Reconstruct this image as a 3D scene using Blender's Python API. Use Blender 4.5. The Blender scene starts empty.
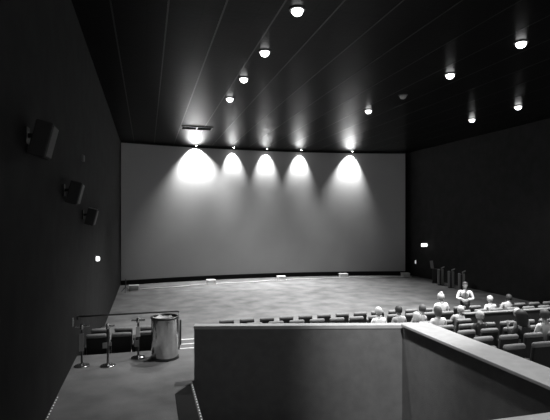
import bpy, bmesh, math, random
from mathutils import Vector, Matrix
random.seed(4)
R = math.radians
C = bpy.context.scene.collection
sc = bpy.context.scene

# ------------------------------------------------------------------ camera, world, exposure
CAM_Z = 4.4
cam_d = bpy.data.cameras.new('camera'); cam = bpy.data.objects.new('camera', cam_d); C.objects.link(cam)
cam.location = (0, 0, CAM_Z); cam.rotation_euler = (R(90), 0, R(-15.1))
cam_d.sensor_width = 36; cam_d.lens = 475*36/550; cam_d.shift_y = 7/550
cam_d.clip_end = 200
sc.camera = cam
w = bpy.data.worlds.new('world'); sc.world = w; w.use_nodes = True
w.node_tree.nodes['Background'].inputs[0].default_value = (1, 1, 1, 1)
w.node_tree.nodes['Background'].inputs[1].default_value = 0.55      # dim light from the open rear of the hall
vs = sc.view_settings
vs.view_transform = 'Standard'; vs.look = 'None'; vs.gamma = 1; vs.exposure = 0.0; vs.use_curve_mapping = False
HOUSE_W = 1000      # ceiling downlights
WASH_W = 1280       # screen wash lights
CEIL = 9.3
_l = bpy.data.lights.new('entrance_downlight', 'SPOT'); _l.energy = 1300; _l.spot_size = R(58); _l.spot_blend = 1; _l.shadow_soft_size = .12  # unseen fill spot added to brighten the near parapet cap and ledge
_o = bpy.data.objects.new('entrance_downlight', _l); C.objects.link(_o); _o.location = (4.2, 4.9, 9.05)
FLOOD_W = 7600     # downward beams of four left screen lights onto the front floor
# aimed ceiling spot over the sunken entrance
_l = bpy.data.lights.new('entrance_spot', 'SPOT'); _l.energy = 3600; _l.spot_size = R(34); _l.spot_blend = 1; _l.shadow_soft_size = .12
_o = bpy.data.objects.new('entrance_spot', _l); C.objects.link(_o); _o.location = (3.5, 4.9, 9.05)
_o.rotation_euler = (Vector((5.2, 8.9, 2.3))-_o.location).to_track_quat('-Z', 'Y').to_euler()

# ------------------------------------------------------------------ materials
def mat(name, v, rough=0.8, spec=0.3, metal=0.0, noise=0.0, nscale=8.0, bump=0.0, bscale=60.0, emit=0.0):
    m = bpy.data.materials.new(name); m.use_nodes = True
    nt = m.node_tree; b = nt.nodes['Principled BSDF']
    b.inputs['Base Color'].default_value = (v, v, v, 1)
    b.inputs['Roughness'].default_value = rough
    b.inputs['Specular IOR Level'].default_value = spec
    b.inputs['Metallic'].default_value = metal
    tc = nt.nodes.new('ShaderNodeTexCoord')
    if noise:
        n = nt.nodes.new('ShaderNodeTexNoise'); n.inputs['Scale'].default_value = nscale; n.inputs['Detail'].default_value = 5
        r = nt.nodes.new('ShaderNodeMapRange')
        r.inputs['From Min'].default_value = 0.3; r.inputs['From Max'].default_value = 0.7
        r.inputs['To Min'].default_value = v*(1-noise); r.inputs['To Max'].default_value = v*(1+noise)
        nt.links.new(tc.outputs['Object'], n.inputs['Vector']); nt.links.new(n.outputs['Fac'], r.inputs['Value'])
        nt.links.new(r.outputs['Result'], b.inputs['Base Color'])
    if bump:
        n = nt.nodes.new('ShaderNodeTexNoise'); n.inputs['Scale'].default_value = bscale
        p = nt.nodes.new('ShaderNodeBump'); p.inputs['Strength'].default_value = bump; p.inputs['Distance'].default_value = 0.01
        nt.links.new(tc.outputs['Object'], n.inputs['Vector']); nt.links.new(n.outputs['Fac'], p.inputs['Height'])
        nt.links.new(p.outputs['Normal'], b.inputs['Normal'])
    if emit:
        b.inputs['Emission Color'].default_value = (1, 1, 1, 1); b.inputs['Emission Strength'].default_value = emit
        m.cycles.emission_sampling = 'NONE'
    return m

M = dict(
    carpet=mat('carpet', .17, .95, .1, noise=.28, nscale=1.1, bump=.5, bscale=40),
    wall=mat('wall_black', .027, .95, .1, noise=.15, nscale=2),
    parapet=mat('parapet_carpet', .16, .95, .1, noise=.09, nscale=5, bump=.4, bscale=80),
    cap=mat('parapet_cap', .42, .6, .3, noise=.08, nscale=6),
    screen=mat('screen_cloth', .37, .9, .1, noise=.03, nscale=.6),
    black=mat('black_cloth', .02, .95, .05),
    shell=mat('seat_shell', .018, .6, .2),
    fabric=mat('seat_fabric', .07, .95, .1, noise=.2, nscale=25),
    roll=mat('seat_roll', .20, .8, .3, noise=.12, nscale=25),
    arm=mat('armrest', .03, .5, .3),
    chrome=mat('chrome', .75, .18, .5, 1.0),
    brushed=mat('brushed_steel', .62, .16, .5, 1.0, noise=.1, nscale=10),
    darkmetal=mat('dark_metal', .08, .35, .5, .6),
    white=mat('white_paint', .8, .5),
    liner=mat('bin_liner', .75, .4),
    speaker=mat('speaker_box', .04, .9, .1), grille=mat('speaker_grille', .13, .8, .2),
    grey=mat('grey_plastic', .22, .5, .4), greydark=mat('dark_plastic', .03, .5, .3),
    cable=mat('pale_cable', .8, .6),
    washlens=mat('wash_lens', .8, .4, emit=90),
    lens=mat('lamp_lens', .8, .4, emit=7), lensoff=mat('lamp_lens_dark', .35, .3),
    ring=mat('lamp_ring', .12, .5), led=mat('strip_light', .6, .5, emit=.45), lit=mat('lit_sign', .8, .5, emit=2.2),
    dimlit=mat('dim_sign', .6, .5, emit=.5),
    skin=mat('skin', .5, .6), hair=mat('hair_dark', .03, .6, .4), hairpale=mat('hair_pale', .5, .6),
    hairmid=mat('hair_mid', .09, .6),
    shirt=mat('shirt_white', .82, .85, noise=.04, nscale=12), shirtgrey=mat('shirt_grey', .35, .85, noise=.1, nscale=12),
    shirtdark=mat('shirt_dark', .06, .9, noise=.2, nscale=12), trousers=mat('trousers', .05, .9), vest=mat('vest', .16, .9),
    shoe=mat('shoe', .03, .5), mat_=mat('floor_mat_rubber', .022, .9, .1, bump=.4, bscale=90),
    rail=mat('ceiling_rail', .015, .3, .2),
)
M['washlens'].cycles.emission_sampling = 'AUTO'
# ceiling: dark satin tiles with joints
m = bpy.data.materials.new('ceiling_tiles'); m.use_nodes = True; nt = m.node_tree; b = nt.nodes['Principled BSDF']
tc = nt.nodes.new('ShaderNodeTexCoord'); br = nt.nodes.new('ShaderNodeTexBrick')
br.offset = 0; br.inputs['Scale'].default_value = 1; br.inputs['Brick Width'].default_value = 1.28; br.inputs['Row Height'].default_value = .62
br.inputs['Mortar Size'].default_value = .012
br.inputs['Color1'].default_value = (.007,)*3+(1,); br.inputs['Color2'].default_value = (.009,)*3+(1,); br.inputs['Mortar'].default_value = (.004,)*3+(1,)
nt.links.new(tc.outputs['Object'], br.inputs['Vector']); nt.links.new(br.outputs['Color'], b.inputs['Base Color'])
b.inputs['Roughness'].default_value = .3; b.inputs['Specular IOR Level'].default_value = .025
nn = nt.nodes.new('ShaderNodeTexNoise'); nn.inputs['Scale'].default_value = 9
bp = nt.nodes.new('ShaderNodeBump'); bp.inputs['Strength'].default_value = .12; bp.inputs['Distance'].default_value = .02
nt.links.new(tc.outputs['Object'], nn.inputs['Vector']); nt.links.new(nn.outputs['Fac'], bp.inputs['Height']); nt.links.new(bp.outputs['Normal'], b.inputs['Normal'])
M['ceiling'] = m

# ------------------------------------------------------------------ mesh helpers
def bx(bm, x0, x1, y0, y1, z0, z1, bevel=0, seg=2, mtx=None):
    r = bmesh.ops.create_cube(bm, size=1)
    vs_ = r['verts']
    for v in vs_:
        v.co = Vector(((x0+x1)/2+v.co.x*(x1-x0), (y0+y1)/2+v.co.y*(y1-y0), (z0+z1)/2+v.co.z*(z1-z0)))
    if bevel:
        es = list({e for v in vs_ for e in v.link_edges})
        rr = bmesh.ops.bevel(bm, geom=es, offset=bevel, segments=seg, affect='EDGES', profile=.5)
        vs_ = list({v for f in rr['faces'] for v in f.verts} | {v for v in vs_ if v.is_valid})
    if mtx is not None:
        for v in vs_: v.co = mtx @ v.co
    return vs_

def lathe(bm, prof, n=24, mtx=None):
    rings = []
    for (r, z) in prof:
        if r < 1e-5: rings.append([bm.verts.new((0, 0, z))])
        else: rings.append([bm.verts.new((r*math.cos(2*math.pi*i/n), r*math.sin(2*math.pi*i/n), z)) for i in range(n)])
    for a, b_ in zip(rings, rings[1:]):
        for i in range(n):
            j = (i+1) % n
            if len(a) == 1 and len(b_) == 1: continue
            if len(a) == 1: bm.faces.new((a[0], b_[j], b_[i]))
            elif len(b_) == 1: bm.faces.new((a[i], a[j], b_[0]))
            else: bm.faces.new((a[i], a[j], b_[j], b_[i]))
    if mtx is not None:
        for rg in rings:
            for v in rg: v.co = mtx @ v.co

def tube(bm, pts, r, n=10):
    pts = [Vector(p) for p in pts]; rings = []
    for k, p in enumerate(pts):
        d = (pts[min(k+1, len(pts)-1)]-pts[max(k-1, 0)]).normalized()
        a = d.orthogonal() if abs(d.z) > .9 else d.cross(Vector((0, 0, 1)))
        a.normalize(); b_ = d.cross(a)
        rings.append([bm.verts.new(p+a*r*math.cos(2*math.pi*i/n)+b_*r*math.sin(2*math.pi*i/n)) for i in range(n)])
    for a, b_ in zip(rings, rings[1:]):
        for i in range(n):
            j = (i+1) % n; bm.faces.new((a[i], a[j], b_[j], b_[i]))
    bm.faces.new(rings[0][::-1]); bm.faces.new(rings[-1])

def obj(name, bm, m_, parent=None, loc=None, smooth=False):
    bmesh.ops.recalc_face_normals(bm, faces=bm.faces[:])
    me = bpy.data.meshes.new(name); bm.to_mesh(me); bm.free()
    if smooth:
        for p in me.polygons: p.use_smooth = True
    me.materials.append(m_)
    o = bpy.data.objects.new(name, me); C.objects.link(o)
    if parent: o.parent = parent
    if loc: o.location = loc
    return o

def NB(): return bmesh.new()
def box(name, dims, m_, parent=None, bevel=0, mtx=None, loc=None):
    bm = NB(); bx(bm, *dims, bevel=bevel, mtx=mtx); return obj(name, bm, m_, parent, loc)
def tag(o, label, cat, group=None):
    o['label'] = label; o['category'] = cat
    if group: o['group'] = group
    return o
def thing(name, label, cat, loc=(0, 0, 0), rz=0, group=None):
    o = bpy.data.objects.new(name, None); C.objects.link(o); o.empty_display_size = .1
    o.location = loc; o.rotation_euler = (0, 0, rz)
    return tag(o, label, cat, group)
def struct(o): o['kind'] = 'structure'; return o
def dup(root, loc, rz=0, label=None, group=None):
    r = root.copy(); C.objects.link(r); r.location = loc; r.rotation_euler = (0, 0, rz)
    if label: r['label'] = label
    if group: r['group'] = group
    for ch in list(root.children):
        c = ch.copy(); C.objects.link(c); c.parent = r
        for g in list(ch.children):
            d = g.copy(); C.objects.link(d); d.parent = c
    return r
ORD = ['first', 'second', 'third', 'fourth', 'fifth', 'sixth', 'seventh', 'eighth', 'ninth', 'tenth', 'eleventh', 'twelfth',
       'thirteenth', 'fourteenth', 'fifteenth', 'sixteenth', 'seventeenth', 'eighteenth', 'nineteenth', 'twentieth',
       'twenty-first', 'twenty-second', 'twenty-third', 'twenty-fourth', 'twenty-fifth']

# ------------------------------------------------------------------ room
XL, XR, YB, YF = -1.65, 19.3, -3.0, 34.6
ROWS = [15.3, 14.17, 12.6, 11.4, 10.25, 9.1, 7.95]
def rowz(d): return {15.3: .17, 14.17: .28}.get(d, 1.0-.13*(d-7.8))
bm = NB()
bx(bm, XL-.2, XR+.2, 16.0, YF+.2, -.3, 0)                               # level floor before the screen
bx(bm, XL-.2, .91, YB, 12.5, -.3, 1.0)                                  # upper landing and aisle
bx(bm, .91, 2.0, 9.95, 12.5, -.3, 1.0)
bx(bm, .91, 5.6, 4.1, 12.0, -.3, 0.0)                                    # sunken entrance well
bx(bm, .91, 5.7, YB, 4.1, -.3, 1.0)
bx(bm, XL-.2, .4, 12.5, 13.6, -.3, .50)                                # tiers for the seats below the landing
bx(bm, XL-.2, .4, 13.6, 14.6, -.3, .38); bx(bm, XL-.2, 2.0, 14.6, 16.0, -.3, .12)
bx(bm, .4, 2.0, 12.5, 13.5, -.3, .85); bx(bm, .4, 2.0, 13.5, 14.6, -.3, .70); bx(bm, .4, 2.0, 14.6, 15.3, -.3, .5)
ed = [16.0, 14.78, 13.3, 12.0, 10.82, 9.67, 8.52, 7.3]
for i, d in enumerate(ROWS):
    bx(bm, 2.0 if d > 12 else 5.35, XR+.2, ed[i+1], ed[i], -.3, rowz(d))
bx(bm, 5.35, XR+.2, YB, 7.3, -.3, 1.1)
struct(obj('floor', bm, M['carpet']))
bm = NB()
for d, z in ((12.5, 1.0), (13.5, .85), (14.6, .70)): bx(bm, .72, 2.0, d-.07, d+.004, z-.02, z+.006)
struct(obj('trim_6', bm, M['cable']))
struct(box('wall_left', (XL-.2, XL, YB, YF, -.3, CEIL), M['wall']))
struct(box('wall_right', (XR, XR+.2, YB, YF, -.3, CEIL), M['wall']))
struct(box('wall_front', (XL-.2, XR+.2, YF, YF+.2, -.3, CEIL), M['black']))
struct(box('wall_rear', (XL-.2, 2.0, YB-.2, YB, -.3, CEIL), M['wall']))  # unseen partial wall, added to darken one side of the steel bin's reflection
struct(box('ceiling', (XL-.2, XR+.2, YB+1.5, YF+.2, CEIL, CEIL+.2), M['ceiling']))
bm = NB()
for k in range(16):
    x = -.8+1.28*k
    bx(bm, x-.02, x+.02, 2, 32.6, CEIL-.006, CEIL+.01)
struct(obj('trim_1', bm, M['rail'])).name = 'trim_1'

# parapet round the sunken entrance: angled front wall, wide right ledge, near wall
A = Vector((.94, 9.87, 0)); B = Vector((5.68, 8.70, 0)); t = (B-A).normalized(); n = Vector((-t.y, t.x, 0))
def prism(bm, pts, z0, z1):
    lo = [bm.verts.new((p[0], p[1], z0)) for p in pts]; hi = [bm.verts.new((p[0], p[1], z1)) for p in pts]
    bm.faces.new(lo[::-1]); bm.faces.new(hi)
    for i in range(len(pts)):
        j = (i+1) % len(pts); bm.faces.new((lo[i], lo[j], hi[j], hi[i]))
bm = NB(); prism(bm, [A-n*.0, B, B+n*.2, A+n*.2], 0, 2.09)
pf = struct(obj('wall_parapet_front', bm, M['parapet']))
bm = NB(); prism(bm, [A-n*.012-t*.01, B-n*.012, B+n*.22, A+n*.22-t*.01], 2.09, 2.155)
struct(obj('trim_2', bm, M['cap']))
bm = NB(); bx(bm, 5.12, 5.66, 3.9, 8.85, 0, 2.14); struct(obj('wall_parapet_right', bm, M['parapet']))
bm = NB(); bx(bm, 5.06, 5.68, 3.9, 8.78, 2.14, 2.2, bevel=.012); struct(obj('trim_3', bm, M['cap']))
bm = NB(); bx(bm, 2.2, 5.1, 4.12, 4.34, 0, 2.14); struct(obj('wall_parapet_near', bm, M['parapet']))
bm = NB(); bx(bm, 2.2, 5.06, 4.1, 4.37, 2.14, 2.2, bevel=.01); struct(obj('trim_4', bm, M['cap']))

# low partition across the right rows
bm = NB(); bx(bm, 10.0, XR, 13.28, 13.40, 0, 1.23); struct(obj('wall_partition', bm, M['wall']))
bm = NB(); bx(bm, 9.97, XR, 13.25, 13.43, 1.23, 1.27, bevel=.01); struct(obj('trim_5', bm, M['roll']))

# ------------------------------------------------------------------ screen (concave arc) and its black base
SX0, SX1, SY, SAG = -1.60, 18.8, 32.0, 1.4
def arc(x):
    u = (x-(SX0+SX1)/2)/((SX1-SX0)/2); return SY+SAG*(1-u*u)
sr = thing('cinema_screen', 'huge pale curved cinema screen across the front wall, lit from above', 'screen', ((SX0+SX1)/2, SY+SAG, .0))
def sheet(bm, z0, z1, th, off, x0=SX0, x1=SX1, nn_=48):
    cx, cy = (SX0+SX1)/2, SY+SAG
    f0, f1, b0, b1 = [], [], [], []
    for i in range(nn_+1):
        x = x0+(x1-x0)*i/nn_; y = arc(max(SX0, min(SX1, x)))+off
        f0.append(bm.verts.new((x-cx, y-cy, z0))); f1.append(bm.verts.new((x-cx, y-cy, z1)))
        b0.append(bm.verts.new((x-cx, y-cy+th, z0))); b1.append(bm.verts.new((x-cx, y-cy+th, z1)))
    for i in range(nn_):
        bm.faces.new((f0[i], f0[i+1], f1[i+1], f1[i])); bm.faces.new((b0[i+1], b0[i], b1[i], b1[i+1]))
        bm.faces.new((f1[i], f1[i+1], b1[i+1], b1[i])); bm.faces.new((f0[i+1], f0[i], b0[i], b0[i+1]))
    bm.faces.new((f0[0], f1[0], b1[0], b0[0])); bm.faces.new((f1[-1], f0[-1], b0[-1], b1[-1]))
bm = NB(); sheet(bm, .32, 9.17, .04, 0); obj('screen_cloth', bm, M['screen'], sr, smooth=False)
bm = NB(); sheet(bm, 0, .34, .3, .06); obj('base_skirt', bm, M['black'], sr)
bm = NB(); sheet(bm, 9.172, CEIL-.004, .1, .02); obj('top_masking', bm, M['black'], sr)

# ------------------------------------------------------------------ lamps
def spot(name, parent, power, angle, blend, rot, size, loc=(0, 0, 0)):
    l = bpy.data.lights.new(name, 'SPOT'); l.energy = power; l.spot_size = R(angle); l.spot_blend = blend; l.shadow_soft_size = size
    o = bpy.data.objects.new(name, l); C.objects.link(o); o.parent = parent; o.location = loc; o.rotation_euler = rot
    return o
def downlight(label, lit=True):
    t_ = thing('ceiling_downlight', label, 'ceiling light', (0, 0, 0), 0, 'round ceiling downlights')
    bm = NB(); lathe(bm, [(.125, 0), (.19, 0), (.195, -.02), (.17, -.035), (.13, -.03), (.125, 0)]); obj('trim_ring', bm, M['ring'], t_, smooth=True)
    bm = NB(); lathe(bm, [(.125, 0), (.14, -.045), (.128, -.095), (.095, -.138), (.05, -.162), (0, -.17)]); obj('lens', bm, M['lens'] if lit else M['lensoff'], t_, smooth=True)
    return t_
dl = [(3.42, 10.66, 'bright round downlight on the left ceiling row, largest and nearest the camera'),
      (3.36, 13.62, 'round downlight second from the camera on the left ceiling row'),
      (3.30, 16.46, 'round downlight third from the camera on the left ceiling row'),
      (3.30, 19.37, 'small round downlight at the screen end of the left ceiling row'),
      (10.12, 11.05, 'bright round downlight on the middle ceiling row, nearest the camera'),
      (10.03, 14.15, 'round downlight on the middle ceiling row, next beyond the nearest one'),
      (9.80, 19.90, 'small round downlight at the screen end of the middle ceiling row'),
      (15.83, 17.45, 'round downlight on the right ceiling row, the one nearer the camera'),
      (15.70, 20.37, 'round downlight on the right ceiling row, the one nearer the screen')]
p0 = downlight(dl[0][2]); DL = [p0]; p0.location = (dl[0][0], dl[0][1], CEIL)
for x, y, lb in dl[1:]: DL.append(dup(p0, (x, y, CEIL), 0, lb))
for d_, k in zip(DL, (1.3, 1.6, 2.2, 2.4, 4.5, 5, 5, .35, .2)): spot('lamp_light', d_, HOUSE_W*k, 84 if k >= 5 else 100, .9, (0, 0, 0), .12, (0, 0, -.26))
downlight('unlit round downlight, dark gap in the middle ceiling row', False).location = (9.93, 17.08, CEIL)

def wash(label):
    t_ = thing('screen_wash_light', label, 'spotlight', (0, 0, 0), 0, 'spotlights above the screen')
    bm = NB(); lathe(bm, [(.07, 0), (.10, 0), (.10, -.05), (.08, -.06), (.07, -.04), (.07, 0)], 16); obj('housing', bm, M['ring'], t_, smooth=True)
    bm = NB(); lathe(bm, [(.069, -.02), (.05, -.055), (0, -.075)], 16); obj('lens', bm, M['washlens'], t_, smooth=True)
    return t_
wl = [(3.24, 0, 2.5, 102, 'spotlight above the left part of the screen, first from the left wall'),
      (5.86, 0, .85, 66, 'spotlight above the screen, second from the left wall'),
      (8.30, 0, .9, 66, 'spotlight above the middle of the screen, third from the left wall'),
      (10.85, 0, .9, 68, 'spotlight above the screen, fourth from the left wall'),
      (14.66, 0, 1.8, 78, 'spotlight above the right part of the screen, standing apart from the other four')]
q0 = wash(wl[0][4])
for i, (x, y, e, a, lb) in enumerate(wl):
    q = q0 if i == 0 else dup(q0, (0, 0, 0), 0, lb)
    q.location = (x, arc(x)-.5, CEIL)
for q, (x, y, e, a, lb) in zip([o for o in C.objects if o.name.startswith('screen_wash_light')], wl):
    spot('lamp_light', q, WASH_W*e, a+4, .75, (R(29), 0, 0), .05, (0, 0, -.12))
    if x < 12: spot('floor_beam', q, FLOOD_W*(.30, .45, .95, .75)[wl.index((x, y, e, a, lb))], 80, .9, (R(-28), 0, R(8 if x > 9 else -6 if x < 5 else 0)), .05, (0, -.05, -.12))

# air vent in the ceiling
t_ = thing('air_vent', 'twin dark air vent in a pale frame on the ceiling near the screen', 'air vent', (2.65, 26.3, CEIL))
bm = NB()
for x0, x1, y0, y1 in ((-.85, .85, -.42, -.36), (-.85, .85, .36, .42), (-.85, -.79, -.36, .36), (.79, .85, -.36, .36), (-.04, .04, -.36, .36)):
    bx(bm, x0, x1, y0, y1, -.05, 0)
obj('frame', bm, M['rail'], t_)
for s_ in (-1, 1):
    bm = NB(); x0, x1 = (.04, .79) if s_ > 0 else (-.79, -.04)
    bx(bm, x0, x1, -.36, .36, -.012, 0)
    for k in range(8):
        y = -.31+.088*k; bx(bm, x0, x1, y-.01, y+.01, -.04, -.01)
    obj('grille', bm, M['black'], t_)

# ------------------------------------------------------------------ left wall fittings
def wall_speaker(loc, hgt, wid, label):
    t_ = thing('wall_speaker', label, 'speaker', loc, 0, 'speakers along the left wall')
    mt = Matrix.Rotation(R(14), 4, 'Y')
    bm = NB(); bx(bm, .12, .34, -wid/2, wid/2, -hgt/2, hgt/2, bevel=.015, mtx=mt); obj('cabinet', bm, M['speaker'], t_)
    bm = NB(); bx(bm, .335, .36, -wid/2+.03, wid/2-.03, -hgt/2+.03, hgt/2-.03, bevel=.008, mtx=mt); obj('grille', bm, M['grille'], t_)
    bm = NB(); bx(bm, 0, .03, -.1, .1, -.12, .12); bx(bm, .02, .16, -.03, .03, -.03, .03); obj('bracket', bm, M['shell'], t_)
    return t_
wall_speaker((XL, 7.4, 5.55), .50, .42, 'dark speaker high on the left wall, largest and nearest the camera')
wall_speaker((XL, 10.5, 4.95), .46, .40, 'dark speaker on the left wall, middle one of three')
sp = wall_speaker((XL, 13.5, 4.46), .44, .40, 'dark speaker on the left wall nearest the screen, with a pale top edge')
box('edge_strip', (.13, .36, -.21, -.19, .215, .24), M['grey'], sp, mtx=Matrix.Rotation(R(14), 4, 'Y'))
tag(box('junction_box', (0, .06, -.13, .13, -.08, .08), M['grille'], bevel=.01, loc=(XL, 13.4, 5.95)), 'small grey box on the left wall above the middle speaker', 'wall box')
t_ = thing('wall_light', 'small bright wall light low on the left wall', 'wall light', (XL, 16.7, 3.02))
box('back_plate', (0, .03, -.1, .1, -.12, .12), M['darkmetal'], t_, bevel=.01)
bm = NB(); lathe(bm, [(0, .085), (.05, .07), (.07, .03), (.07, -.03), (.05, -.07), (0, -.085)], 16, Matrix.Translation((.08, 0, 0))); obj('lens', bm, M['lit'], t_, smooth=True)
t_ = thing('wall_plate', 'narrow pale plate on the left wall beside the handrail', 'wall plate', (XL, 11.75, 1.98))
box('plate', (0, .015, -.05, .05, -.1, .1), M['grey'], t_, bevel=.004); box('switch', (.015, .03, -.02, .02, -.04, .04), M['grey'], t_, bevel=.004)

# right wall fittings
t_ = thing('exit_light', 'small lit sign box jutting from the dark right wall', 'sign light', (XR, 29.6, 2.42))
box('arm', (-.25, 0, -.03, .03, -.03, .03), M['grey'], t_); box('lit_panel', (-.62, -.2, -.06, .06, -.11, .11), M['lit'], t_, bevel=.01)
t_ = thing('wall_lamp', 'tiny upright lamp on the right wall beside the screen corner', 'wall light', (XR, 31.3, 1.06))
box('back_plate', (-.03, 0, -.06, .06, -.2, .2), M['darkmetal'], t_); box('lens', (-.09, -.03, -.05, .05, -.12, .12), M['dimlit'], t_, bevel=.01)

# dotted strip lights on the floor edges
def strip(name, x, y0, y1, label):
    t_ = thing(name, label, 'strip light', (x, y0, 1.0), 0, 'dotted strip lights')
    box('channel', (-.012, .012, 0, y1-y0, .0, .01), M['darkmetal'], t_)
    k = 0
    for i in range(int((y1-y0)/.13)):
        box('led', (-.008, .008, .03+.13*i, .075+.13*i, .009, .016), M['led'], t_)
strip('strip_light', XL+.03, 5.2, 9.75, 'dotted strip light running along the foot of the left wall')
strip('strip_light', .885, 5.6, 9.82, 'dotted strip light running from the foot of the dark parapet')
bm = NB(); prism(bm, [(.50, 5.6), (.855, 5.6), (.855, 9.78), (.52, 9.28)], 0, .012)  # parapet's shadow on the aisle, put in as a thin dark slab
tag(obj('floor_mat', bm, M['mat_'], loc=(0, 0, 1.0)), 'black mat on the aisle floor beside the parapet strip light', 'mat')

# ------------------------------------------------------------------ floor boxes and cable before the screen
fb = thing('floor_box', '', 'box', (0, 0, 0), 0, 'white boxes before the screen')
box('body', (-.28, .28, -.2, .2, .02, .24), M['white'], fb, bevel=.02)
box('lid', (-.3, .3, -.22, .22, .24, .29), M['white'], fb, bevel=.015)
for sx in (-1, 1):
    for sy in (-1, 1): box('foot', (sx*.22-.03, sx*.22+.03, sy*.14-.03, sy*.14+.03, 0, .03), M['greydark'], fb)
BX = [(-.75, 29.9), (4.07, 31.2), (9.05, 31.9), (13.82, 32.1), (18.4, 31.3)]
BL = ['white box on the floor below the left corner of the screen', 'white box on the floor below the screen, second from the left wall',
      'white box on the floor below the middle of the screen', 'white box on the floor below the screen, second from the right wall',
      'white box on the floor by the right corner of the screen']
for i, (x, y) in enumerate(BX):
    if i == 0: fb.location = (x, y, 0); fb['label'] = BL[0]
    else: dup(fb, (x, y, 0), R(-4*(i-2)), BL[i])
bm = NB(); pts = []
for (a, b_) in zip(BX, BX[1:]):
    for k in range(10):
        u = k/10
        x = a[0]+.36+(b_[0]-a[0]-.72)*u
        y = a[1]+(b_[1]-a[1])*u-.28*math.sin(math.pi*u)+.05*math.sin(9*u)
        if k in (0, 9): pts.append((x, y-.1, .03))
        else: pts.append((x, y, .03))
    pts.append((b_[0]-.36, b_[1]-.3, .03)); pts.append((b_[0]+.33, b_[1]-.32, .03))
tube(bm, pts, .03, 6); tag(obj('floor_cable', bm, M['cable']), 'long pale cable on the floor linking the white boxes', 'cable')
# small dark stand at the left corner
t_ = thing('floor_stand', 'small black tripod stand at the lower left corner of the screen', 'stand', (-1.2, 29.2, 0))
bm = NB(); tube(bm, [(0, 0, .25), (0, 0, .75)], .03); obj('post', bm, M['darkmetal'], t_)
for k in range(3):
    a = k*2.09+.5; bm = NB(); tube(bm, [(0, 0, .3), (.28*math.cos(a), .28*math.sin(a), .015)], .018, 8); obj('leg', bm, M['darkmetal'], t_)
# tall grey bins by the right wall
gb = thing('tall_bin', '', 'bin', (0, 0, 0), 0, 'tall grey bins by the right wall')
bm = NB(); bx(bm, -.19, -.05, -.2, .2, .04, 1.02, bevel=.03); bx(bm, .05, .19, -.2, .2, .04, 1.02, bevel=.03); obj('side_panel', bm, M['grey'], gb)
bm = NB(); bx(bm, -.08, .08, -.17, .2, .04, .98); obj('recess', bm, M['greydark'], gb)
bm = NB(); bx(bm, .04, .28, -.18, .18, 0, .05, bevel=.015, mtx=Matrix.Translation((0, 0, 1.03)) @ Matrix.Rotation(R(-28), 4, 'Y')); obj('flap', bm, M['grey'], gb)
bm = NB(); bx(bm, -.17, .17, -.18, .18, 0, .05); obj('plinth', bm, M['greydark'], gb)
for i, (x, y, lb) in enumerate([(18.35, 26.88, 'tall grey bin by the right wall, nearest the screen'),
                                (18.28, 25.7, 'tall grey bin by the right wall, between the other two'),
                                (18.19, 24.55, 'tall grey bin by the right wall, partly behind the standing person')]):
    if i == 0: gb.location = (x, y, 0); gb.rotation_euler = (0, 0, R(-35)); gb['label'] = lb
    else: dup(gb, (x, y, 0), R(-35), lb)
t_ = thing('card_stand', 'dark stand holding a white card, beside the tall grey bins', 'stand', (18.55, 27.8, 0), R(-33))
box('body', (-.16, .16, -.13, .13, .03, .95), M['greydark'], t_, bevel=.02)
box('card', (-.13, .07, -.02, .02, .98, 1.5), M['grey'], t_, bevel=.006, mtx=Matrix.Rotation(R(-8), 4, 'Y'))
box('foot', (-.2, .2, -.18, .18, 0, .04), M['greydark'], t_, bevel=.01)

# ------------------------------------------------------------------ landing: bin, stanchions, handrail
t_ = thing('steel_bin', 'round brushed steel waste bin on the landing by the handrail', 'bin', (.42, 11.76, 1.0))
bm = NB(); lathe(bm, [(0, .0), (.31, 0), (.32, .02), (.32, .98), (.325, 1.0), (.30, 1.0), (.295, .9), (.29, .5), (0, .48)], 40); obj('drum', bm, M['brushed'], t_, smooth=True)
bm = NB(); lathe(bm, [(.327, .96), (.335, .975), (.335, 1.0), (.30, 1.015), (.295, .99)], 40); obj('rim', bm, M['darkmetal'], t_, smooth=True)
bm = NB(); lathe(bm, [(.285, .97), (.27, .9), (.2, .86), (.08, .9), (0, .88)], 20)
for v in bm.verts: v.co.z += .03*math.sin(5*v.co.x*9+3*v.co.y*7); v.co.x = v.co.x*.8-.05
obj('liner', bm, M['liner'], t_, smooth=True)
bm = NB(); lathe(bm, [(.323, .0), (.335, .0), (.335, .05), (.323, .06)], 40); obj('base_band', bm, M['darkmetal'], t_, smooth=True)

def stanchion(loc, label, rz):
    t_ = thing('stanchion', label, 'barrier post', loc, rz, 'barrier posts on the landing')
    bm = NB(); lathe(bm, [(0, 0), (.17, 0), (.175, .015), (.15, .03), (.06, .05), (.03, .07), (0, .07)], 28); obj('base', bm, M['chrome'], t_, smooth=True)
    bm = NB(); lathe(bm, [(.024, .05), (.024, .88)], 16); obj('post', bm, M['darkmetal'], t_, smooth=True)
    bm = NB(); lathe(bm, [(.03, .84), (.045, .86), (.045, .95), (.03, .965), (0, .97)], 20); obj('head', bm, M['chrome'], t_, smooth=True)
    bm = NB(); bx(bm, -.16, .16, -.016, .016, .885, .925, bevel=.012); obj('hook_arm', bm, M['chrome'], t_)
    return t_
s1 = stanchion((-.86, 11.46, 1.0), 'chrome barrier post with a domed base, in the middle of three', .2)
s2 = stanchion((-.2, 11.93, 1.0), 'chrome barrier post with white tags, nearest the steel bin', -.1)
s3 = stanchion((-1.43, 11.6, 1.0), 'chrome barrier post tight beside the left wall', .1)
bm = NB(); bx(bm, -.05, .05, -.05, -.03, .52, .76, bevel=.005); obj('tag', bm, M['white'], s2)
bm = NB(); bx(bm, -.085, .015, -.05, -.03, .28, .44, bevel=.005); obj('tag', bm, M['grey'], s2)
bm = NB(); bx(bm, -.12, -.02, -.05, -.03, .42, .55, bevel=.005); obj('tag', bm, M['grey'], s1)
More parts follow.
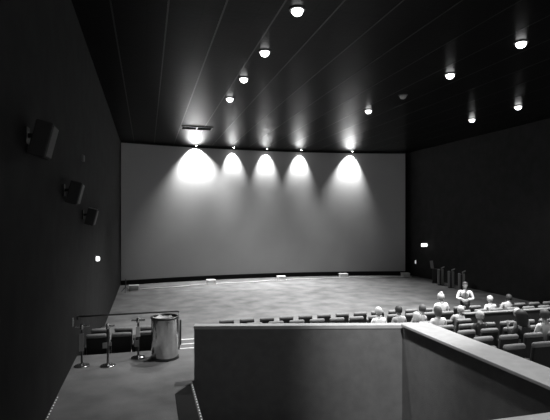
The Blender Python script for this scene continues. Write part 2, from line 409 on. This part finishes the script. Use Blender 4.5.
bm = NB(); bx(bm, -.06, .04, -.05, -.03, .35, .75, bevel=.005); obj('tag', bm, M['grey'], s3)

t_ = thing('handrail', 'thin metal handrail guarding the front edge of the landing', 'handrail', (-.4, 12.44, 1.0))
bm = NB(); tube(bm, [(-1.22, 0, .97), (-.6, 0, .975), (1.12, 0, .98), (1.18, 0, .975), (1.2, 0, .93)], .022); obj('rail', bm, M['darkmetal'], t_, smooth=True)
bm = NB(); tube(bm, [(1.2, 0, 0), (1.2, 0, .95)], .024); obj('post', bm, M['grey'], t_, smooth=True)
bm = NB(); bx(bm, -1.25, -1.2, -.03, .03, .9, .99); obj('wall_bracket', bm, M['darkmetal'], t_)
bm = NB(); bx(bm, 1.14, 1.26, .025, .06, .1, .75, bevel=.01); obj('kick_plate', bm, M['greydark'], t_)

# ------------------------------------------------------------------ cinema seats
def make_seat():
    t_ = thing('cinema_chair', '', 'chair')
    mt = Matrix.Translation((0, -.22, .42)) @ Matrix.Rotation(R(9), 4, 'X')
    bm = NB(); bx(bm, -.225, .225, -.22, .27, .36, .47, bevel=.04, seg=3); obj('seat_cushion', bm, M['fabric'], t_)
    bm = NB(); bx(bm, -.225, .225, -.03, .045, .02, .5, bevel=.03, seg=3, mtx=mt); obj('backrest', bm, M['fabric'], t_)
    bm = NB(); bx(bm, -.235, .235, -.07, -.03, -.1, .47, bevel=.015, mtx=mt); obj('back_shell', bm, M['shell'], t_)
    bm = NB(); lathe(bm, [(0, -.24), (.035, -.235), (.055, -.21), (.058, 0), (.055, .21), (.035, .235), (0, .24)], 14,
                     mt @ Matrix.Translation((0, -.015, .505)) @ Matrix.Rotation(R(90), 4, 'Y')); obj('headrest', bm, M['roll'], t_, smooth=True)
    for s_ in (-1, 1):
        bm = NB(); bx(bm, s_*.27-.026, s_*.27+.026, -.24, .2, .58, .63, bevel=.018); obj('armrest', bm, M['arm'], t_)
        bm = NB(); bx(bm, s_*.27-.018, s_*.27+.018, -.2, .1, 0, .59, bevel=.01); obj('leg', bm, M['shell'], t_)
    return t_
seat0 = make_seat(); first = [True]
def put_seat(x, y, z, label, group):
    if first[0]:
        first[0] = False; seat0.location = (x, y, z); seat0['label'] = label; seat0['group'] = group; return seat0
    return dup(seat0, (x, y, z), 0, label, group)
PITCH = .66
HIDDEN = {(1, 18), (2, 0), (3, 0), (3, 1), (3, 8), (4, 0), (4, 1), (4, 6), (5, 0), (6, 3)}     # out of the photo's sight
RANGES = [(2.45, 15.6), (2.45, 14.8), (6.55, 9.7), (6.4, 12.0), (6.18, 10.6), (6.4, 9.5), (6.18, 8.3)]
RN = ['front row of the hall', 'second row from the front', 'third row from the front', 'fourth row from the front', 'fifth row from the front',
      'sixth row from the front', 'row closest behind the parapet ledge']
for r, (d, (xa, xb)) in enumerate(zip(ROWS, RANGES)):
    k = 0; seen = 0
    while xa+k*PITCH < xb:
        if (r, k) not in HIDDEN:
            put_seat(xa+k*PITCH, d, rowz(d), 'dark cinema chair, %s from the left in the %s' % (ORD[seen], RN[r]), 'seats in the ' + RN[r]); seen += 1
        k += 1
for k in range(3):
    put_seat(-1.22+.6*k, 12.97, .50, 'dark cinema seat directly below the landing, %s from the left wall' % ORD[k], 'seats directly below the landing')
for k in range(3):
    put_seat(-1.22+.6*k, 14.1, .38, 'dark cinema seat one row beyond those below the landing, %s from the left wall' % ORD[k], 'seats one row beyond the landing')

# ------------------------------------------------------------------ people
def skin_mesh(name, V, E, sub=1):
    me = bpy.data.meshes.new(name+'_tmp'); bm = bmesh.new(); ly = bm.verts.layers.skin.verify()
    vs_ = []
    for i, (co, r) in enumerate(V):
        v = bm.verts.new(co); v[ly].radius = (r, r) if not isinstance(r, tuple) else r
        v[ly].use_root = (i == 0); vs_.append(v)
    for a, b_ in E: bm.edges.new((vs_[a], vs_[b_]))
    bm.to_mesh(me); bm.free()
    o = bpy.data.objects.new(name+'_tmp', me); C.objects.link(o)
    md = o.modifiers.new('s', 'SKIN'); md.use_smooth_shade = True; md.branch_smoothing = .4
    ms = o.modifiers.new('d', 'SUBSURF'); ms.levels = sub; ms.render_levels = sub
    dg = bpy.context.evaluated_depsgraph_get(); dg.update()
    out = bpy.data.meshes.new_from_object(o.evaluated_get(dg)); out.name = name
    bpy.data.objects.remove(o); bpy.data.meshes.remove(me)
    return out
class Sk:
    def __init__(s): s.V = []; s.E = []
    def add(s, co, r, link=None):
        s.V.append((Vector(co), r)); i = len(s.V)-1
        if link is not None: s.E.append((link, i))
        return i
    def chain(s, pts, link=None):
        for co, r in pts: link = s.add(co, r, link)
        return link
def hand(sk, wrist, w_i, d, up):
    """palm, four unequal curled fingers and a side thumb growing from the wrist along d"""
    d = Vector(d).normalized(); up = Vector(up).normalized(); side = d.cross(up).normalized()
    palm = sk.add(Vector(wrist)+d*.05, .026, w_i)
    kn = sk.add(Vector(wrist)+d*.085, .024, palm)
    for k, L in enumerate((.062, .074, .07, .052)):
        o_ = side*(.03-.02*k)
        p = Vector(wrist)+d*.095+o_
        a = sk.add(p, .0095, kn); b_ = sk.add(p+d*L*.55-up*.012, .009, a); sk.add(p+d*L*.85-up*.038, .0075, b_)
    a = sk.add(Vector(wrist)+d*.045+side*.036, .012, palm); sk.add(Vector(wrist)+d*.085+side*.055-up*.01, .009, a)
def head_bits(bm, H):
    """nose, eyes, mouth, ears on a head centred at H facing +Y"""
    def ball(off, s_, sub=1):
        r = bmesh.ops.create_icosphere(bm, subdivisions=2, radius=1)
        for v in r['verts']: v.co = Vector((v.co.x*s_[0], v.co.y*s_[1], v.co.z*s_[2]))+Vector(H)+Vector(off)
    ball((0, .095, -.02), (.014, .022, .026)); ball((0, .086, -.062), (.026, .012, .008))
    for s_ in (-1, 1):
        ball((s_*.033, .083, .012), (.014, .01, .008)); ball((s_*.082, -.005, -.01), (.012, .022, .034))
def hair_mesh(name, H, long=0.0, bun=False, big=1.0):
    bm = bmesh.new(); r = bmesh.ops.create_uvsphere(bm, u_segments=20, v_segments=14, radius=1)
    for v in bm.verts: v.co = Vector((v.co.x*.094*big, v.co.y*.112*big-.008, v.co.z*.118*big+.012))
    dl_ = [f for f in bm.faces if (f.calc_center_median().y > .03 and f.calc_center_median().z < .055) or f.calc_center_median().z < -.07]
    bmesh.ops.delete(bm, geom=dl_, context='FACES')
    if long:
        for v in bm.verts:
            if v.co.y < .03 and v.co.z < .0: v.co.z -= long*min(1, -v.co.z/.06); v.co.y -= .015
    bmesh.ops.solidify(bm, geom=bm.faces[:], thickness=-.012)
    if bun:
        rr = bmesh.ops.create_icosphere(bm, subdivisions=2, radius=.045)
        for v in rr['verts']: v.co += Vector((0, -.05, .135))
    for v in bm.verts: v.co += Vector(H)
    for f in bm.faces: f.smooth = True
    bmesh.ops.recalc_face_normals(bm, faces=bm.faces[:])
    me = bpy.data.meshes.new(name); bm.to_mesh(me); bm.free(); return me
def body_parts(pose):
    """pose: dict of joints -> body, shirt, trousers, shoes meshes"""
    P = {k: Vector(v) for k, v in pose['J'].items()}
    sk = Sk(); pel = sk.add(P['pelvis'], .115)
    ch = sk.chain([(P['pelvis'].lerp(P['chest'], .45), .105), (P['chest'], .12)], pel)
    nk = sk.chain([(P['neck'], .05), (P['head']+Vector((0, .005, -.085)), .052), (P['head']+Vector((0, .02, -.05)), .072), (P['head']+Vector((0, .0, .02)), .092),
                   (P['head']+Vector((0, -.005, .075)), .07)], ch)
    for s_ in (-1, 1):
        S = lambda k: P[k+('L' if s_ < 0 else 'R')]
        sh = sk.add(S('shoulder'), .056, ch)
        el = sk.chain([(S('shoulder').lerp(S('elbow'), .5), .047), (S('elbow'), .04), (S('elbow').lerp(S('wrist'), .4), .038), (S('wrist'), .026)], sh)
        d = (S('wrist')-S('elbow')).normalized(); hand(sk, S('wrist'), el, pose.get('hd'+('L' if s_ < 0 else 'R'), d), pose.get('hu', (0, 0, 1)))
        hp = sk.add(S('hip'), .09, pel)
        sk.chain([(S('hip').lerp(S('knee'), .5), .075), (S('knee'), .056), (S('knee').lerp(S('ankle'), .35), .054), (S('ankle'), .036),
                  (S('ankle')+Vector((0, .07, -.04)), .035), (S('ankle')+Vector((0, .16, -.055)), .028)], hp)
    me = skin_mesh('body', sk.V, sk.E)
    bm = bmesh.new(); bm.from_mesh(me); head_bits(bm, P['head'])
    for f in bm.faces: f.smooth = True
    bm.to_mesh(me); bm.free()
    g = Sk(); a = g.add(P['pelvis']+Vector((0, 0, .03)), .128); c_ = g.chain([(P['pelvis'].lerp(P['chest'], .45), .125), (P['chest'], .14)], a)
    g.chain([(P['chest'].lerp(P['neck'], .75), .07)], c_)
    for s_ in (-1, 1):
        S = lambda k: P[k+('L' if s_ < 0 else 'R')]
        sh = g.add(S('shoulder'), .072, c_)
        g.chain([(S('shoulder').lerp(S('elbow'), .5), .062), (S('elbow'), .055), (S('elbow').lerp(S('wrist'), pose.get('sleeve', .8)), .045)], sh)
    shirt = skin_mesh('shirt', g.V, g.E)
    g = Sk(); a = g.add(P['pelvis'], .13)
    for s_ in (-1, 1):
        S = lambda k: P[k+('L' if s_ < 0 else 'R')]
        hp = g.add(S('hip'), .105, a)
        g.chain([(S('hip').lerp(S('knee'), .5), .09), (S('knee'), .072), (S('knee').lerp(S('ankle'), .5), .065), (S('knee').lerp(S('ankle'), .93), .055)], hp)
    tr = skin_mesh('trousers', g.V, g.E)
    bm = bmesh.new()
    for s_ in (-1, 1):
        an = P['ankle'+('L' if s_ < 0 else 'R')]
        bx(bm, an.x-.048, an.x+.048, an.y-.07, an.y+.2, an.z-.1, an.z-.0, bevel=.03, seg=2)
    shoe = bpy.data.meshes.new('shoes'); bm.to_mesh(shoe); bm.free()
    return dict(body=me, shirt=shirt, trousers=tr, shoes=shoe)
def J(**k): return k
sit = dict(J=J(pelvis=(0, .03, .60), chest=(0, -.02, .98), neck=(0, -.01, 1.13), head=(0, .03, 1.26),
               shoulderL=(-.17, -.01, 1.04), shoulderR=(.17, -.01, 1.04), elbowL=(-.235, .04, .76), elbowR=(.235, .04, .76),
               wristL=(-.16, .27, .72), wristR=(.16, .27, .72), hipL=(-.09, .06, .57), hipR=(.09, .06, .57),
               kneeL=(-.11, .46, .56), kneeR=(.11, .46, .56), ankleL=(-.11, .50, .10), ankleR=(.11, .50, .10)))
lean = dict(J=dict(sit['J'], chest=(.06, .0, .97), neck=(.11, .02, 1.11), head=(.15, .06, 1.23), shoulderL=(-.10, .0, 1.05), shoulderR=(.23, .03, 1.0)))
raise_ = dict(J=dict(sit['J'], elbowL=(-.28, .05, .80), wristL=(-.26, .16, 1.04)), hdL=(.1, .2, 1), )
PR = {'sit': body_parts(sit), 'lean': body_parts(lean), 'raise': body_parts(raise_)}
def put(name, me, m_, parent):
    o = bpy.data.objects.new(name, me); C.objects.link(o); o.parent = parent
    if not me.materials: me.materials.append(m_)
    o.material_slots[0].link = 'OBJECT'; o.material_slots[0].material = m_
    return o
def person(pose, loc, rz, label, shirt='shirt', hair='hair', hk={}, s_=1.0, group='people sitting in the rows', pr=None, J_=None):
    t_ = thing('person', label, 'person', loc, rz, group); t_.scale = (s_, abs(s_), abs(s_))
    p = pr or PR[pose]; jj = J_ or {'sit': sit, 'lean': lean, 'raise': raise_}[pose]['J']
    put('body', p['body'], M['skin'], t_); put('shirt', p['shirt'], M[shirt], t_); put('trousers', p['trousers'], M['trousers'], t_); put('shoes', p['shoes'], M['shoe'], t_)
    put('hair', hair_mesh('hair', jj['head'], **hk), M[hair], t_)
    return t_
def sx(r, x):  # nearest seat centre in the row
    xa = RANGES[r][0]; return xa+round((x-xa)/PITCH)*PITCH
PEOPLE = [
    (2, 6.55, 'sit', 'shirt', 'hairpale', {}, 1.0, 0, 'seated person in white with pale hair, nearest the left end of the audience'),
    (2, 7.15, 'sit', 'shirtgrey', 'hair', {}, 1.0, .1, 'seated person in grey with dark hair, beside the pale-haired person in white'),
    (2, 7.75, 'lean', 'shirtgrey', 'hairmid', {}, 1.02, 0, 'person in a light grey top leaning sideways behind the parapet corner'),
    (3, 7.05, 'sit', 'shirt', 'hairpale', {'long': .06}, .93, .2, 'short seated person in white just beyond the parapet corner'),
    (1, 9.7, 'sit', 'shirt', 'hairpale', {'bun': True}, 1.1, -.1, 'seated person in white with hair in a pale bun, taller than the heads around'),
    (3, 7.65, 'sit', 'shirt', 'hairmid', {'long': .05}, 1.02, 0, 'seated person in a white shirt below the person with the pale bun'),
    (2, 8.95, 'lean', 'shirtgrey', 'hairpale', {}, .95, -.2, 'leaning person in pale grey, right of the person with the bun'),
    (4, 7.95, 'sit', 'shirtdark', 'hairpale', {}, .96, 0, 'person whose pale hair just clears the seat tops beyond the ledge'),
    (1, 11.7, 'sit', 'shirt', 'hairpale', {}, .97, 0, 'pale-haired person in white sitting near the standing person'),
    (1, 12.35, 'lean', 'shirtgrey', 'hair', {}, 1.0, -.1, 'dark-haired person leaning over beside a pale-haired one near the standing person'),
    (4, 9.48, 'lean', 'shirtgrey', 'hairpale', {}, -.98, .1, 'person with pale hair at the end of the stacked seat tops'),
    (5, 8.35, 'raise', 'shirtdark', 'hair', {'long': .12, 'big': 1.28}, 1.0, .1, 'person with bushy dark hair and dark top, one forearm raised'),
    (5, 9.0, 'sit', 'shirt', 'hairmid', {'big': 1.05}, 1.0, -.1, 'seated person in a bright white shirt at the right edge of the audience'),
]
for r, x, po, sh, ha, hk, s_, rz, lb in PEOPLE:
    person(po, (sx(r, x), ROWS[r]+.02, rowz(ROWS[r])), rz, lb, sh, ha, hk, s_)
stand = dict(J=J(pelvis=(0, 0, .95), chest=(0, -.01, 1.28), neck=(0, 0, 1.47), head=(0, .025, 1.61),
                 shoulderL=(-.19, 0, 1.38), shoulderR=(.19, 0, 1.38), elbowL=(-.30, .02, 1.10), elbowR=(.30, .02, 1.10),
                 wristL=(-.09, .21, 1.09), wristR=(.09, .21, 1.09), hipL=(-.095, 0, .90), hipR=(.095, 0, .90),
                 kneeL=(-.11, .02, .49), kneeR=(.11, .02, .49), ankleL=(-.12, -.01, .10), ankleR=(.12, -.01, .10)), sleeve=.97)
pm = body_parts(stand)
man = person('stand', (12.36, 16.45, 0), R(143), 'standing person facing the audience in white sleeves and grey vest, hands clasped', 'shirt', 'hairmid', {}, 1.03,
             None, pm, stand['J'])
g = Sk(); a = g.add((0, .012, 1.0), .135); a = g.chain([((0, .008, 1.14), .14), ((0, .005, 1.26), .15)], a)
for s_ in (-1, 1): g.chain([((s_*.1, .008, 1.36), .07)], a)
put('vest', skin_mesh('vest', g.V, g.E), M['vest'], man)
bm = NB(); tube(bm, [(-.05, .05, 1.47), (-.035, .13, 1.40), (0, .175, 1.30), (0, .18, 1.2)], .012, 6); obj('lanyard', bm, M['greydark'], man)
